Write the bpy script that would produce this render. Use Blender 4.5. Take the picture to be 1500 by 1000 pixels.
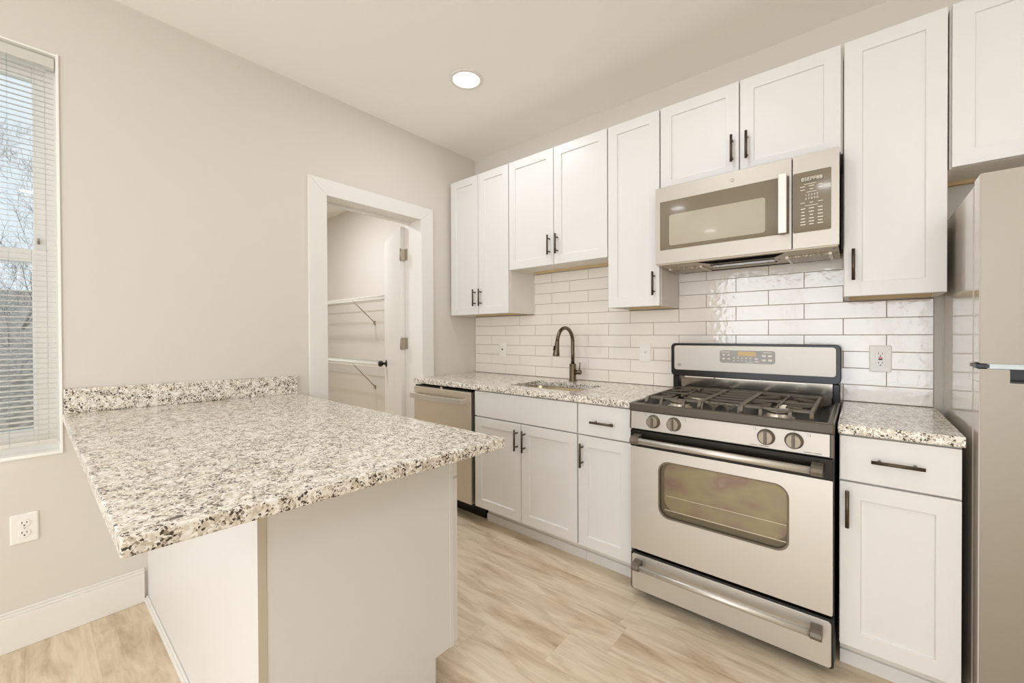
import bpy, bmesh, math, random
from mathutils import Vector, Matrix
for o in list(bpy.data.objects):
    bpy.data.objects.remove(o)
scn = bpy.context.scene
col = scn.collection
rnd = random.Random(7)
PI = math.pi

# ------------------------------------------------------------------ camera
CEIL = 2.743
cd = bpy.data.cameras.new('camera')
cam = bpy.data.objects.new('camera', cd); col.objects.link(cam)
cd.sensor_width = 36.0
cd.lens = 36.0 * 601.84 / 1500.0
cd.shift_y = -6.3 / 1500.0
cd.clip_start = 0.02
ya, pi_, ro = math.radians(40.154), math.radians(-0.427), math.radians(-0.244)
F = Vector((-math.sin(ya) * math.cos(pi_), math.cos(ya) * math.cos(pi_), math.sin(pi_)))
R = Vector((math.cos(ya), math.sin(ya), 0)); U = R.cross(F)
R2 = R * math.cos(ro) + U * math.sin(ro); U2 = U * math.cos(ro) - R * math.sin(ro)
m = Matrix.Identity(4)
for i in range(3):
    m[i][0] = R2[i]; m[i][1] = U2[i]; m[i][2] = -F[i]; m[i][3] = (2.5528, -2.537, 1.2397)[i]
cam.matrix_world = m
scn.camera = cam

# ------------------------------------------------------------------ exposure, world
scn.view_settings.view_transform = 'Standard'
scn.view_settings.look = 'None'
scn.view_settings.exposure = -0.90
scn.view_settings.gamma = 1.0
scn.view_settings.use_curve_mapping = False
scn.cycles.use_denoising = True
scn.cycles.max_bounces = 10
scn.cycles.diffuse_bounces = 6
scn.cycles.glossy_bounces = 5
scn.cycles.transparent_max_bounces = 16
scn.cycles.sample_clamp_indirect = 6.0
scn.cycles.caustics_reflective = False
scn.cycles.caustics_refractive = False
w = bpy.data.worlds.new('sky'); scn.world = w; w.use_nodes = True
wn = w.node_tree.nodes; wn.clear()
bg = wn.new('ShaderNodeBackground'); wo = wn.new('ShaderNodeOutputWorld')
bg.inputs[0].default_value = (0.84, 0.92, 1.0, 1); bg.inputs[1].default_value = 2.1
w.node_tree.links.new(bg.outputs[0], wo.inputs[0])

WARM = (0.9, 0.937, 1.0)
def area_light(name, loc, rot, sx, sy, power, color=WARM, shape='RECTANGLE', spread=180):
    ld = bpy.data.lights.new(name, 'AREA'); ld.shape = shape; ld.size = sx; ld.size_y = sy
    ld.energy = power; ld.color = color; ld.spread = math.radians(spread)
    o = bpy.data.objects.new(name, ld); col.objects.link(o); o.location = loc; o.rotation_euler = rot
    return o
# daylight added as unseen fill, through made-up glazing behind the camera
area_light('fill_daylight', (2.3, -5.62, 1.25), (math.radians(90), 0, 0), 3.3, 2.1, 152, (.90, 0.94, 1.0))

# ------------------------------------------------------------------ materials
def L(c):
    return tuple(((v / 255.0) / 12.92 if v / 255.0 <= .04045 else ((v / 255.0 + .055) / 1.055) ** 2.4) for v in c) + (1,)
def mat(name, rgb, rough=.5, metal=0.0, coat=0.0, emit=None, estr=0, spec=.5, bump=None, bstr=.1, bdist=.001):
    mt = bpy.data.materials.new(name); mt.use_nodes = True
    nt = mt.node_tree; b = nt.nodes['Principled BSDF']
    b.inputs['Base Color'].default_value = L(rgb); b.inputs['Roughness'].default_value = rough
    b.inputs['Metallic'].default_value = metal; b.inputs['Coat Weight'].default_value = coat
    b.inputs['Specular IOR Level'].default_value = spec
    if emit:
        b.inputs['Emission Color'].default_value = L(emit); b.inputs['Emission Strength'].default_value = estr
    if bump:
        tc = nt.nodes.new('ShaderNodeNewGeometry'); n = nt.nodes.new('ShaderNodeTexNoise'); bp = nt.nodes.new('ShaderNodeBump')
        n.inputs['Scale'].default_value = bump; n.inputs['Detail'].default_value = 3
        bp.inputs['Strength'].default_value = bstr; bp.inputs['Distance'].default_value = bdist
        nt.links.new(tc.outputs['Position'], n.inputs['Vector']); nt.links.new(n.outputs['Fac'], bp.inputs['Height'])
        nt.links.new(bp.outputs[0], b.inputs['Normal'])
    return mt
def nd(nt, t, **kw):
    n = nt.nodes.new(t)
    for k, v in kw.items(): setattr(n, k, v)
    return n
def ramp(nt, stops, interp='LINEAR'):
    r = nt.nodes.new('ShaderNodeValToRGB'); r.color_ramp.interpolation = interp
    e = r.color_ramp.elements
    while len(e) > 1: e.remove(e[-1])
    e[0].position = stops[0][0]; e[0].color = stops[0][1]
    for p, c in stops[1:]:
        q = e.new(p); q.color = c
    return r
M = {}
M['wall'] = mat('wall_paint', (219, 213, 204), .62, bump=120, bstr=.12, bdist=.0008)
M['ceiling'] = mat('ceiling_paint', (248, 245, 240), .8)
M['closet'] = mat('closet_paint', (228, 221, 209), .7)
M['cab'] = mat('cabinet_paint', (226, 224, 221), .38)
M['cabin'] = mat('cabinet_side', (232, 227, 218), .45)
M['trim'] = mat('trim_paint', (234, 231, 225), .38)
M['rawwood'] = mat('raw_wood', (214, 188, 142), .7)
M['mdf'] = mat('raw_panel_edge', (200, 189, 170), .75)
M['plate'] = mat('plate_plastic', (243, 240, 233), .3)
M['slotdark'] = mat('slot_dark', (52, 42, 30), .6)
M['black'] = mat('black_plastic', (16, 14, 12), .35)
M['blackgloss'] = mat('black_enamel', (27, 22, 17), .2, spec=.35)
M['cookblack'] = mat('cooktop_enamel', (10, 9, 8), .35, spec=.25)
M['mattblack'] = mat('matt_black', (8, 7, 6), .9, spec=.05)
M['iron'] = mat('cast_iron', (112, 103, 90), .45, metal=.35)
M['bronze'] = mat('dark_bronze', (86, 75, 62), .33, metal=.75)
M['bronzef'] = mat('faucet_bronze', (110, 98, 82), .27, metal=.9)
M['greytrim'] = mat('grey_trim', (84, 75, 63), .32, metal=.3)
M['chrome'] = mat('chrome_panel', (150, 142, 130), .13, metal=1)
M['alu'] = mat('aluminium', (215, 205, 188), .38, metal=.8)
M['knob'] = mat('knob_metal', (150, 140, 124), .35, metal=.85)
M['mglass'] = mat('smoked_glass', (122, 110, 91), .09, coat=.3)
M['mglassin'] = mat('screened_glass', (176, 167, 148), .12, coat=.3)
M['white_vinyl'] = mat('white_vinyl', (248, 246, 241), .35)
M['slat'] = mat('blind_slat', (240, 238, 234), .45)
def slat_mat():
    mt = mat('blind_slat', (244, 242, 238), .45); nt = mt.node_tree; b = nt.nodes['Principled BSDF']; o = nt.nodes['Material Output']
    t = nd(nt, 'ShaderNodeBsdfTranslucent'); t.inputs[0].default_value = L((240, 238, 232)); mx = nd(nt, 'ShaderNodeMixShader'); mx.inputs[0].default_value = .45
    nt.links.new(b.outputs[0], mx.inputs[1]); nt.links.new(t.outputs[0], mx.inputs[2]); nt.links.new(mx.outputs[0], o.inputs[0]); return mt
M['slat'] = slat_mat()
M['wire'] = mat('white_wire', (240, 236, 228), .4)
M['brace'] = mat('shelf_brace', (176, 164, 142), .5)
M['under'] = mat('microwave_underside', (196, 184, 164), .45, metal=.35)
M['marks'] = mat('print_marks', (232, 226, 210), .5)
M['printdk'] = mat('dark_print', (110, 100, 86), .6)
M['lcd'] = mat('oven_display', (205, 172, 112), .3)
M['lens'] = mat('lamp_lens', (255, 255, 250), .5, emit=(255, 252, 244), estr=3.0)
M['hinge'] = mat('nickel_hinge', (176, 166, 150), .35, metal=.8)
M['red'] = mat('red_button', (206, 72, 62), .4)
M['bark'] = mat('bark', (205, 196, 188), .9)
M['stripe'] = mat('fridge_inset', (186, 192, 190), .3, metal=.3)
M['seam'] = mat('dark_seam', (120, 108, 90), .7)

def brushed(name, rgb, rough, axis, metal=1.0):
    mt = mat(name, rgb, rough, metal); nt = mt.node_tree; b = nt.nodes['Principled BSDF']
    g = nd(nt, 'ShaderNodeNewGeometry'); mp = nd(nt, 'ShaderNodeMapping'); n = nd(nt, 'ShaderNodeTexNoise')
    s = [220, 220, 220]; s[axis] = 3; mp.inputs['Scale'].default_value = s
    n.inputs['Scale'].default_value = 1; n.inputs['Detail'].default_value = 2
    bp = nd(nt, 'ShaderNodeBump'); bp.inputs['Strength'].default_value = .06; bp.inputs['Distance'].default_value = .0004
    nt.links.new(g.outputs['Position'], mp.inputs[0]); nt.links.new(mp.outputs[0], n.inputs['Vector'])
    nt.links.new(n.outputs['Fac'], bp.inputs['Height']); nt.links.new(bp.outputs[0], b.inputs['Normal'])
    return mt
M['steel'] = brushed('brushed_steel', (214, 209, 201), .42, 0, .85)
M['steelpanel'] = brushed('panel_steel', (190, 183, 173), .46, 0, .8)
M['steeldw'] = brushed('dishwasher_steel', (224, 216, 202), .45, 0)
M['steelfr'] = brushed('fridge_steel', (158, 150, 137), .44, 0, .55)
M['steelside'] = mat('fridge_side_grey', (216, 208, 196), .16, coat=.5, spec=.6, bump=400, bstr=.1, bdist=.0004)
M['sink'] = brushed('sink_steel', (205, 190, 160), .25, 0)

def granite():
    mt = mat('speckled_granite', (225, 218, 205), .12); nt = mt.node_tree; b = nt.nodes['Principled BSDF']
    g = nd(nt, 'ShaderNodeNewGeometry')
    nz = nd(nt, 'ShaderNodeTexNoise'); nz.inputs['Scale'].default_value = 60; nz.inputs['Detail'].default_value = 3
    nt.links.new(g.outputs['Position'], nz.inputs['Vector'])
    mx = nd(nt, 'ShaderNodeMixRGB', blend_type='ADD'); mx.inputs[0].default_value = .012
    nt.links.new(g.outputs['Position'], mx.inputs[1]); nt.links.new(nz.outputs['Color'], mx.inputs[2])
    def vor(scale):
        v = nd(nt, 'ShaderNodeTexVoronoi'); v.inputs['Scale'].default_value = scale
        nt.links.new(mx.outputs[0], v.inputs['Vector'])
        s = nd(nt, 'ShaderNodeSeparateColor'); nt.links.new(v.outputs['Color'], s.inputs[0]); return s
    v1 = vor(210); v2 = vor(300); v3 = vor(130)
    r1 = ramp(nt, [(0, L((222, 214, 200))), (.3, L((236, 230, 220))), (.6, L((247, 243, 236))), (.88, L((205, 195, 178)))], 'CONSTANT')
    nt.links.new(v3.outputs[0], r1.inputs[0])
    # dark flecks, gathered loosely in clusters
    n2 = nd(nt, 'ShaderNodeTexNoise'); n2.inputs['Scale'].default_value = 38; n2.inputs['Detail'].default_value = 2
    nt.links.new(g.outputs['Position'], n2.inputs['Vector'])
    def fleck(src, thr, prev, color):
        ad = nd(nt, 'ShaderNodeMath', operation='MULTIPLY_ADD'); ad.inputs[1].default_value = .9
        nt.links.new(n2.outputs['Fac'], ad.inputs[0]); nt.links.new(src, ad.inputs[2])
        gt = nd(nt, 'ShaderNodeMath', operation='GREATER_THAN'); gt.inputs[1].default_value = thr
        nt.links.new(ad.outputs[0], gt.inputs[0])
        m2 = nd(nt, 'ShaderNodeMixRGB'); m2.inputs[2].default_value = L(color)
        nt.links.new(gt.outputs[0], m2.inputs[0]); nt.links.new(prev, m2.inputs[1]); return m2.outputs[0]
    c = fleck(v1.outputs[1], 1.29, r1.outputs[0], (200, 189, 172))
    c = fleck(v2.outputs[1], 1.31, c, (154, 142, 126))
    c = fleck(v1.outputs[0], 1.335, c, (74, 66, 57))
    nt.links.new(c, b.inputs['Base Color'])
    return mt
M['granite'] = granite()

def tile_mat():
    mt = mat('glazed_tile', (242, 235, 226), .08, coat=1.0); nt = mt.node_tree; b = nt.nodes['Principled BSDF']
    g = nd(nt, 'ShaderNodeNewGeometry'); n = nd(nt, 'ShaderNodeTexNoise'); n.inputs['Scale'].default_value = 34; n.inputs['Detail'].default_value = 2.5
    bp = nd(nt, 'ShaderNodeBump'); bp.inputs['Strength'].default_value = .34; bp.inputs['Distance'].default_value = .003
    nt.links.new(g.outputs['Position'], n.inputs['Vector']); nt.links.new(n.outputs['Fac'], bp.inputs['Height'])
    nt.links.new(bp.outputs[0], b.inputs['Normal']); nt.links.new(bp.outputs[0], b.inputs['Coat Normal'])
    return mt
M['tile'] = tile_mat()
M['grout'] = mat('grey_grout', (150, 136, 118), .9)

def floor_mat():
    mt = mat('vinyl_planks', (200, 182, 152), .42); nt = mt.node_tree; b = nt.nodes['Principled BSDF']
    g = nd(nt, 'ShaderNodeNewGeometry'); sp = nd(nt, 'ShaderNodeSeparateXYZ'); nt.links.new(g.outputs['Position'], sp.inputs[0])
    def mth(op, a, bb=None, c=None):
        n = nd(nt, 'ShaderNodeMath', operation=op)
        for i, v in enumerate((a, bb, c)):
            if v is None: continue
            if isinstance(v, (int, float)): n.inputs[i].default_value = v
            else: nt.links.new(v, n.inputs[i])
        return n.outputs[0]
    W, LN = .182, 1.22
    yw = mth('DIVIDE', sp.outputs[1], W); row = mth('FLOOR', yw)
    wn1 = nd(nt, 'ShaderNodeTexWhiteNoise', noise_dimensions='1D'); nt.links.new(row, wn1.inputs['W'])
    xo = mth('ADD', mth('DIVIDE', sp.outputs[0], LN), wn1.outputs['Value']); colm = mth('FLOOR', xo)
    cv = nd(nt, 'ShaderNodeCombineXYZ'); nt.links.new(row, cv.inputs[0]); nt.links.new(colm, cv.inputs[1])
    wn2 = nd(nt, 'ShaderNodeTexWhiteNoise', noise_dimensions='2D'); nt.links.new(cv.outputs[0], wn2.inputs['Vector'])
    # grain, shifted per plank
    sh = nd(nt, 'ShaderNodeVectorMath', operation='SCALE'); sh.inputs['Scale'].default_value = 11.0
    nt.links.new(wn2.outputs['Color'], sh.inputs[0])
    ad = nd(nt, 'ShaderNodeVectorMath', operation='ADD'); nt.links.new(g.outputs['Position'], ad.inputs[0]); nt.links.new(sh.outputs[0], ad.inputs[1])
    mp = nd(nt, 'ShaderNodeMapping'); mp.inputs['Scale'].default_value = (1.3, 6.5, 1); nt.links.new(ad.outputs[0], mp.inputs[0])
    n1 = nd(nt, 'ShaderNodeTexNoise'); n1.inputs['Scale'].default_value = 2.2; n1.inputs['Detail'].default_value = 7; n1.inputs['Roughness'].default_value = .62; n1.inputs['Distortion'].default_value = .6
    nt.links.new(mp.outputs[0], n1.inputs['Vector'])
    r = ramp(nt, [(.28, L((176, 154, 123))), (.42, L((208, 189, 161))), (.56, L((227, 211, 185))), (.75, L((234, 221, 198)))])
    nt.links.new(n1.outputs['Fac'], r.inputs[0])
    mp2 = nd(nt, 'ShaderNodeMapping'); mp2.inputs['Scale'].default_value = (4, 70, 1); nt.links.new(ad.outputs[0], mp2.inputs[0])
    n2 = nd(nt, 'ShaderNodeTexNoise'); n2.inputs['Scale'].default_value = 2; n2.inputs['Detail'].default_value = 3; nt.links.new(mp2.outputs[0], n2.inputs['Vector'])
    r2 = ramp(nt, [(.3, (.93, .925, .915, 1)), (.6, (1, 1, 1, 1))]); nt.links.new(n2.outputs['Fac'], r2.inputs[0])
    mu = nd(nt, 'ShaderNodeMixRGB', blend_type='MULTIPLY'); mu.inputs[0].default_value = 1; nt.links.new(r.outputs[0], mu.inputs[1]); nt.links.new(r2.outputs[0], mu.inputs[2])
    # tint per plank
    tr = ramp(nt, [(0, (.93, .92, .91, 1)), (1, (1.0, 1.0, 1.0, 1))]); nt.links.new(wn2.outputs['Value'], tr.inputs[0])
    mu2 = nd(nt, 'ShaderNodeMixRGB', blend_type='MULTIPLY'); mu2.inputs[0].default_value = 1; nt.links.new(mu.outputs[0], mu2.inputs[1]); nt.links.new(tr.outputs[0], mu2.inputs[2])
    # knots
    mp3 = nd(nt, 'ShaderNodeMapping'); mp3.inputs['Scale'].default_value = (1.4, 4.2, 1); nt.links.new(ad.outputs[0], mp3.inputs[0])
    vo = nd(nt, 'ShaderNodeTexVoronoi'); vo.inputs['Scale'].default_value = 1.5; nt.links.new(mp3.outputs[0], vo.inputs['Vector'])
    kr = ramp(nt, [(0, (.62, .55, .46, 1)), (.035, (.8, .75, .68, 1)), (.08, (1, 1, 1, 1))]); nt.links.new(vo.outputs['Distance'], kr.inputs[0])
    mu3 = nd(nt, 'ShaderNodeMixRGB', blend_type='MULTIPLY'); mu3.inputs[0].default_value = 1; nt.links.new(mu2.outputs[0], mu3.inputs[1]); nt.links.new(kr.outputs[0], mu3.inputs[2])
    # seams
    fy = mth('FRACT', yw); fx = mth('FRACT', xo)
    sy = mth('MINIMUM', fy, mth('SUBTRACT', 1.0, fy)); sx = mth('MINIMUM', fx, mth('SUBTRACT', 1.0, fx))
    s = mth('MAXIMUM', mth('LESS_THAN', sy, .0055), mth('LESS_THAN', sx, .0009))
    ms = nd(nt, 'ShaderNodeMixRGB', blend_type='MULTIPLY'); ms.inputs[2].default_value = (.9, .87, .83, 1)
    nt.links.new(s, ms.inputs[0]); nt.links.new(mu3.outputs[0], ms.inputs[1]); nt.links.new(ms.outputs[0], b.inputs['Base Color'])
    return mt
M['floor'] = floor_mat()

def oven_glass():
    mt = mat('oven_window_coating', (120, 110, 80), .12, metal=.55); nt = mt.node_tree; b = nt.nodes['Principled BSDF']
    g = nd(nt, 'ShaderNodeNewGeometry'); mp = nd(nt, 'ShaderNodeMapping'); mp.inputs['Scale'].default_value = (1, 1, 1.6)
    n = nd(nt, 'ShaderNodeTexNoise'); n.inputs['Scale'].default_value = 7.5; n.inputs['Detail'].default_value = 2
    nt.links.new(g.outputs['Position'], mp.inputs[0]); nt.links.new(mp.outputs[0], n.inputs['Vector'])
    r = ramp(nt, [(.30, L((152, 143, 120))), (.42, L((156, 147, 116))), (.52, L((150, 138, 116))), (.64, L((142, 121, 110))), (.76, L((160, 151, 134)))])
    nt.links.new(n.outputs['Fac'], r.inputs[0]); nt.links.new(r.outputs[0], b.inputs['Base Color'])
    return mt
M['ovenglass'] = oven_glass()

def mesh_mat(name, c1, c2, scale):
    mt = mat(name, c1, .4, metal=.5); nt = mt.node_tree; b = nt.nodes['Principled BSDF']
    g = nd(nt, 'ShaderNodeNewGeometry'); v = nd(nt, 'ShaderNodeTexVoronoi'); v.inputs['Scale'].default_value = scale
    nt.links.new(g.outputs['Position'], v.inputs['Vector'])
    r = ramp(nt, [(.3, L(c1)), (.6, L(c2))]); nt.links.new(v.outputs['Distance'], r.inputs[0]); nt.links.new(r.outputs[0], b.inputs['Base Color'])
    return mt
M['ovenshade'] = mat('oven_recess_shade', (112, 104, 86), .15, metal=.5)
M['filter'] = mesh_mat('filter_mesh', (214, 202, 182), (128, 112, 90), 170)
M['bank'] = mesh_mat('winter_bank', (190, 178, 164), (140, 127, 114), 9.0)

def glass_mat():
    mt = bpy.data.materials.new('window_glass'); mt.use_nodes = True; nt = mt.node_tree; nt.nodes.clear()
    o = nd(nt, 'ShaderNodeOutputMaterial'); mx = nd(nt, 'ShaderNodeMixShader'); t = nd(nt, 'ShaderNodeBsdfTransparent'); gl = nd(nt, 'ShaderNodeBsdfGlossy')
    t.inputs[0].default_value = (.93, .95, .95, 1); gl.inputs['Roughness'].default_value = .02
    mx.inputs[0].default_value = .05
    nt.links.new(t.outputs[0], mx.inputs[1]); nt.links.new(gl.outputs[0], mx.inputs[2]); nt.links.new(mx.outputs[0], o.inputs[0])
    return mt
M['glass'] = glass_mat()

# ------------------------------------------------------------------ mesh helpers
class MB:
    def __init__(s): s.bm = bmesh.new()
    def box(s, x0, x1, y0, y1, z0, z1, mi=0):
        v = [s.bm.verts.new(p) for p in ((x0, y0, z0), (x1, y0, z0), (x1, y1, z0), (x0, y1, z0), (x0, y0, z1), (x1, y0, z1), (x1, y1, z1), (x0, y1, z1))]
        for f in ((0, 3, 2, 1), (4, 5, 6, 7), (0, 1, 5, 4), (1, 2, 6, 5), (2, 3, 7, 6), (3, 0, 4, 7)):
            s.bm.faces.new([v[i] for i in f]).material_index = mi
        return v
    def hexa(s, pts, mi=0):
        v = [s.bm.verts.new(p) for p in pts]
        for f in ((0, 3, 2, 1), (4, 5, 6, 7), (0, 1, 5, 4), (1, 2, 6, 5), (2, 3, 7, 6), (3, 0, 4, 7)):
            s.bm.faces.new([v[i] for i in f]).material_index = mi
    def rings(s, rings, smooth=True, cap=True, mi=0, close=False):
        vs = [[s.bm.verts.new(p) for p in r] for r in rings]
        n = len(vs[0]); prs = list(zip(vs, vs[1:])) + ([(vs[-1], vs[0])] if close else [])
        for a, b in prs:
            for i in range(n):
                f = s.bm.faces.new((a[i], a[(i + 1) % n], b[(i + 1) % n], b[i])); f.smooth = smooth; f.material_index = mi
        if cap and not close:
            f = s.bm.faces.new(list(reversed(vs[0]))); f.material_index = mi
            f = s.bm.faces.new(vs[-1]); f.material_index = mi
    def tube(s, pts, r, n=10, mi=0, smooth=True, square=False):
        pts = [Vector(p) for p in pts]; rs = r if isinstance(r, (list, tuple)) else [r] * len(pts)
        if square: n = 4; smooth = False
        rings = []; up = None
        for i, p in enumerate(pts):
            d = (pts[min(i + 1, len(pts) - 1)] - pts[max(i - 1, 0)]).normalized()
            if up is None:
                up = Vector((0, 0, 1)) if abs(d.z) < .9 else Vector((1, 0, 0))
            a = d.cross(up).normalized(); b2 = a.cross(d).normalized(); up = b2
            ph = PI / 4 if square else 0; k = 1.414 if square else 1
            rings.append([p + (a * math.cos(2 * PI * j / n + ph) + b2 * math.sin(2 * PI * j / n + ph)) * rs[i] * k for j in range(n)])
        s.rings(rings, smooth, mi=mi)
    def cyl(s, p0, p1, r, n=24, mi=0, r2=None):
        s.tube([p0, p1], [r, r if r2 is None else r2], n, mi)
    def lathe(s, c, prof, axis='z', n=32, mi=0):
        rings = []
        for r, h in prof:
            ring = []
            for j in range(n):
                a = 2 * PI * j / n; u, v = r * math.cos(a), r * math.sin(a)
                ring.append({'z': (c[0] + u, c[1] + v, c[2] + h), 'y': (c[0] + u, c[1] + h, c[2] + v), 'x': (c[0] + h, c[1] + u, c[2] + v)}[axis])
            rings.append(ring)
        s.rings(rings, True, mi=mi)
    def rrect(s, x0, x1, z0, z1, y0, y1, r, n=8, mi=0):
        """rounded rectangle in x-z, extruded from y0 to y1"""
        P = rr(x0, x1, z0, z1, r, n)
        s.rings([[(a, y0, b) for a, b in P], [(a, y1, b) for a, b in P]], False, mi=mi)
    def frame_rr(s, O, I, y0, y1, mi=0):
        """O, I: outer and inner outlines of equal length in x-z"""
        s.rings([[(a, y0, b) for a, b in O], [(a, y0, b) for a, b in I], [(a, y1, b) for a, b in I], [(a, y1, b) for a, b in O]], False, close=True, mi=mi)
    def xform(s, mtx): bmesh.ops.transform(s.bm, matrix=mtx, verts=s.bm.verts)
def rr(x0, x1, z0, z1, r, n=8):
    pts = []
    for cx, cz, a0 in ((x1 - r, z1 - r, 0), (x0 + r, z1 - r, 90), (x0 + r, z0 + r, 180), (x1 - r, z0 + r, 270)):
        for k in range(n + 1):
            a = math.radians(a0 + 90 * k / n); pts.append((cx + r * math.cos(a), cz + r * math.sin(a)))
    return pts
def rect_like(x0, x1, z0, z1, n=8):
    """a sharp rectangle with the same vertex count as rr()"""
    return rr(x0, x1, z0, z1, .0012, n)

def obj(name, mb, mats, parent=None, bevel=0, seg=2):
    bm = mb.bm
    bmesh.ops.recalc_face_normals(bm, faces=bm.faces)
    xs = [v.co for v in bm.verts]
    lo = Vector((min(c.x for c in xs), min(c.y for c in xs), min(c.z for c in xs))); hi = Vector((max(c.x for c in xs), max(c.y for c in xs), max(c.z for c in xs)))
    c = (lo + hi) / 2
    if parent is None: c.z = lo.z
    for v in bm.verts: v.co -= c
    me = bpy.data.meshes.new(name); bm.to_mesh(me); bm.free()
    if not isinstance(mats, (list, tuple)): mats = [mats]
    for mm in mats: me.materials.append(mm if not isinstance(mm, str) else M[mm])
    o = bpy.data.objects.new(name, me); col.objects.link(o)
    o['wl'] = list(c); o.location = c
    if parent is not None:
        o.parent = parent; o.location = c - Vector(parent['wl'])
    if bevel:
        b = o.modifiers.new('edge', 'BEVEL'); b.width = bevel; b.segments = seg; b.limit_method = 'ANGLE'; b.angle_limit = math.radians(40)
    return o
def thing(name, label, cat, loc, group=None):
    o = bpy.data.objects.new(name, None); col.objects.link(o); o.location = loc; o['wl'] = list(loc); o.empty_display_size = .05
    return tag(o, label, cat, group)
def tag(o, label, cat, group=None, kind=None):
    o['label'] = label; o['category'] = cat
    if group: o['group'] = group
    if kind: o['kind'] = kind
    return o
def struct(o, label=None, cat=None):
    o['kind'] = 'structure'
    if label: o['label'] = label
    if cat: o['category'] = cat
    return o
def B(name, dims, mt, parent=None, bevel=0):
    mb = MB(); mb.box(*dims); return obj(name, mb, mt, parent, bevel)

# ------------------------------------------------------------------ room shell
XR, YR = 4.6, -5.5
mb = MB(); mb.box(-.2, XR, YR, .2, -.05, 0); mb.box(-3.85, -.2, -2.1, .2, -.05, 0)
struct(obj('floor', mb, 'floor'), 'light oak-look vinyl plank floor', 'floor')
mb = MB(); mb.box(-.2, XR, YR, .2, CEIL, CEIL + .1); mb.box(-3.85, -.2, -2.1, .2, CEIL, CEIL + .1)
struct(obj('ceiling', mb, 'ceiling'), 'smooth off-white painted ceiling', 'ceiling')
struct(B('wall_back', (-3.7, XR, 0, .2, 0, CEIL), 'wall'), 'cream wall behind the upper cabinets and tile', 'wall')
struct(B('wall_right', (XR, XR + .15, YR, .2, 0, CEIL), 'wall'), 'cream wall beyond the refrigerator', 'wall')
DY0, DY1, DZ = -1.332, -.577, 2.125           # rough door opening
WY0, WY1, WZ0, WZ1 = -3.42, -2.44, .757, 2.407  # window opening
mb = MB()
mb.box(-.2, 0, YR, WY0, 0, CEIL); mb.box(-.2, 0, WY0, WY1, 0, WZ0); mb.box(-.2, 0, WY0, WY1, WZ1, CEIL)
mb.box(-.2, 0, WY1, DY0, 0, CEIL); mb.box(-.2, 0, DY0, DY1, DZ, CEIL); mb.box(-.2, 0, DY1, 0, 0, CEIL)
struct(obj('wall_left', mb, 'wall'), 'cream wall with window and closet doorway', 'wall')
# rear wall behind the camera, unseen; glazed opening added to admit fill light
mb = MB(); mb.box(0, .6, YR - .15, YR, 0, CEIL); mb.box(4.0, XR, YR - .15, YR, 0, CEIL); mb.box(.6, 4.0, YR - .15, YR, 2.3, CEIL); mb.box(.6, 4.0, YR - .15, YR, 0, .15)
struct(obj('wall_rear', mb, 'wall'), 'cream wall with wide opening added behind the viewer for fill light', 'wall')
mb = MB()
for x in (.6, 1.7, 2.83, 3.94): mb.box(x, x + .06, YR - .1, YR - .04, .15, 2.3)
mb.box(.6, 4.0, YR - .1, YR - .04, 2.24, 2.3); mb.box(.6, 4.0, YR - .1, YR - .04, .15, .22)
struct(obj('fill_window', mb, 'white_vinyl'), 'wide white framed glazing added unseen behind the viewer', 'window')
# closet beyond the doorway
struct(B('wall_closet_far', (-3.85, -3.7, -2.1, .2, 0, CEIL), 'closet'), 'far end wall of the closet', 'wall')
struct(B('wall_closet_near', (-3.7, -.2, -2.1, -2.0, 0, CEIL), 'closet'), 'near side wall of the closet', 'wall')
# baseboards
mb = MB()
for a, b in ((YR, -2.186),):
    mb.box(0, .014, a, b, .0, .135); mb.box(0, .011, a, b, .135, .148); mb.box(0, .007, a, b, .148, .158)
struct(obj('baseboard_left', mb, 'trim', bevel=.003), 'tall white baseboard under the window', 'baseboard')
# door casing
mb = MB()
y0, y1, zt, cw, th = -1.316, -.593, 2.109, .113, .02
def casing(pts):
    mb.hexa([(0, a, b) for a, b in pts] + [(th, a, b) for a, b in pts])
casing([(y0 - cw, 0), (y0, 0), (y0, zt), (y0 - cw, zt + .1)])
casing([(y1, 0), (y1 + cw, 0), (y1 + cw, zt + .1), (y1, zt)])
casing([(y0 - cw, zt + .1), (y0, zt), (y1, zt), (y1 + cw, zt + .1)])
struct(obj('trim_1', mb, 'trim', bevel=.003), 'wide flat white casing with mitred corners around the closet doorway', 'door casing')
# closet door
D = struct(thing('door_1', 'white panelled closet door standing open into the closet', 'door', (-.2, y1, 0)))
mb = MB()
mb.box(-.2, 0, DY0, y0 - .004, 0, DZ); mb.box(-.2, 0, y1 + .004, DY1, 0, DZ); mb.box(-.2, 0, y0 - .004, y1 + .004, zt + .004, DZ)
mb.box(-.155, -.12, y0 - .004, y0 + .008, 0, zt); mb.box(-.155, -.12, y0, y1, zt - .008, zt + .004)
obj('door_jamb', mb, 'trim', D, .0015)
ang = math.atan2(.265, -.66)
DM = Matrix.Translation((-.213, -.600, 0)) @ Matrix.Rotation(ang, 4, 'Z')
LW = .655
def leaf_panel(mb, x0, x1, z0, z1):
    # raised panel on both faces: groove ring then a field
    for s, yy in ((1, 0.0175), (-1, -0.0175)):
        O = [(x0, z0), (x1, z0), (x1, z1), (x0, z1)]
        def ins(d): return [(x0 + d, z0 + d), (x1 - d, z0 + d), (x1 - d, z1 - d), (x0 + d, z1 - d)]
        mb.rings([[(a, yy, b) for a, b in ins(0)], [(a, yy - s * .008, b) for a, b in ins(.014)], [(a, yy - s * .008, b) for a, b in ins(.022)], [(a, yy - s * .001, b) for a, b in ins(.045)]], False)
mb = MB()
zs = [.012, .24, .93, 1.05, 1.62, 1.72, 1.99, 2.095]
xs = [0, .10, .292, .362, .555, LW]
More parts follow.
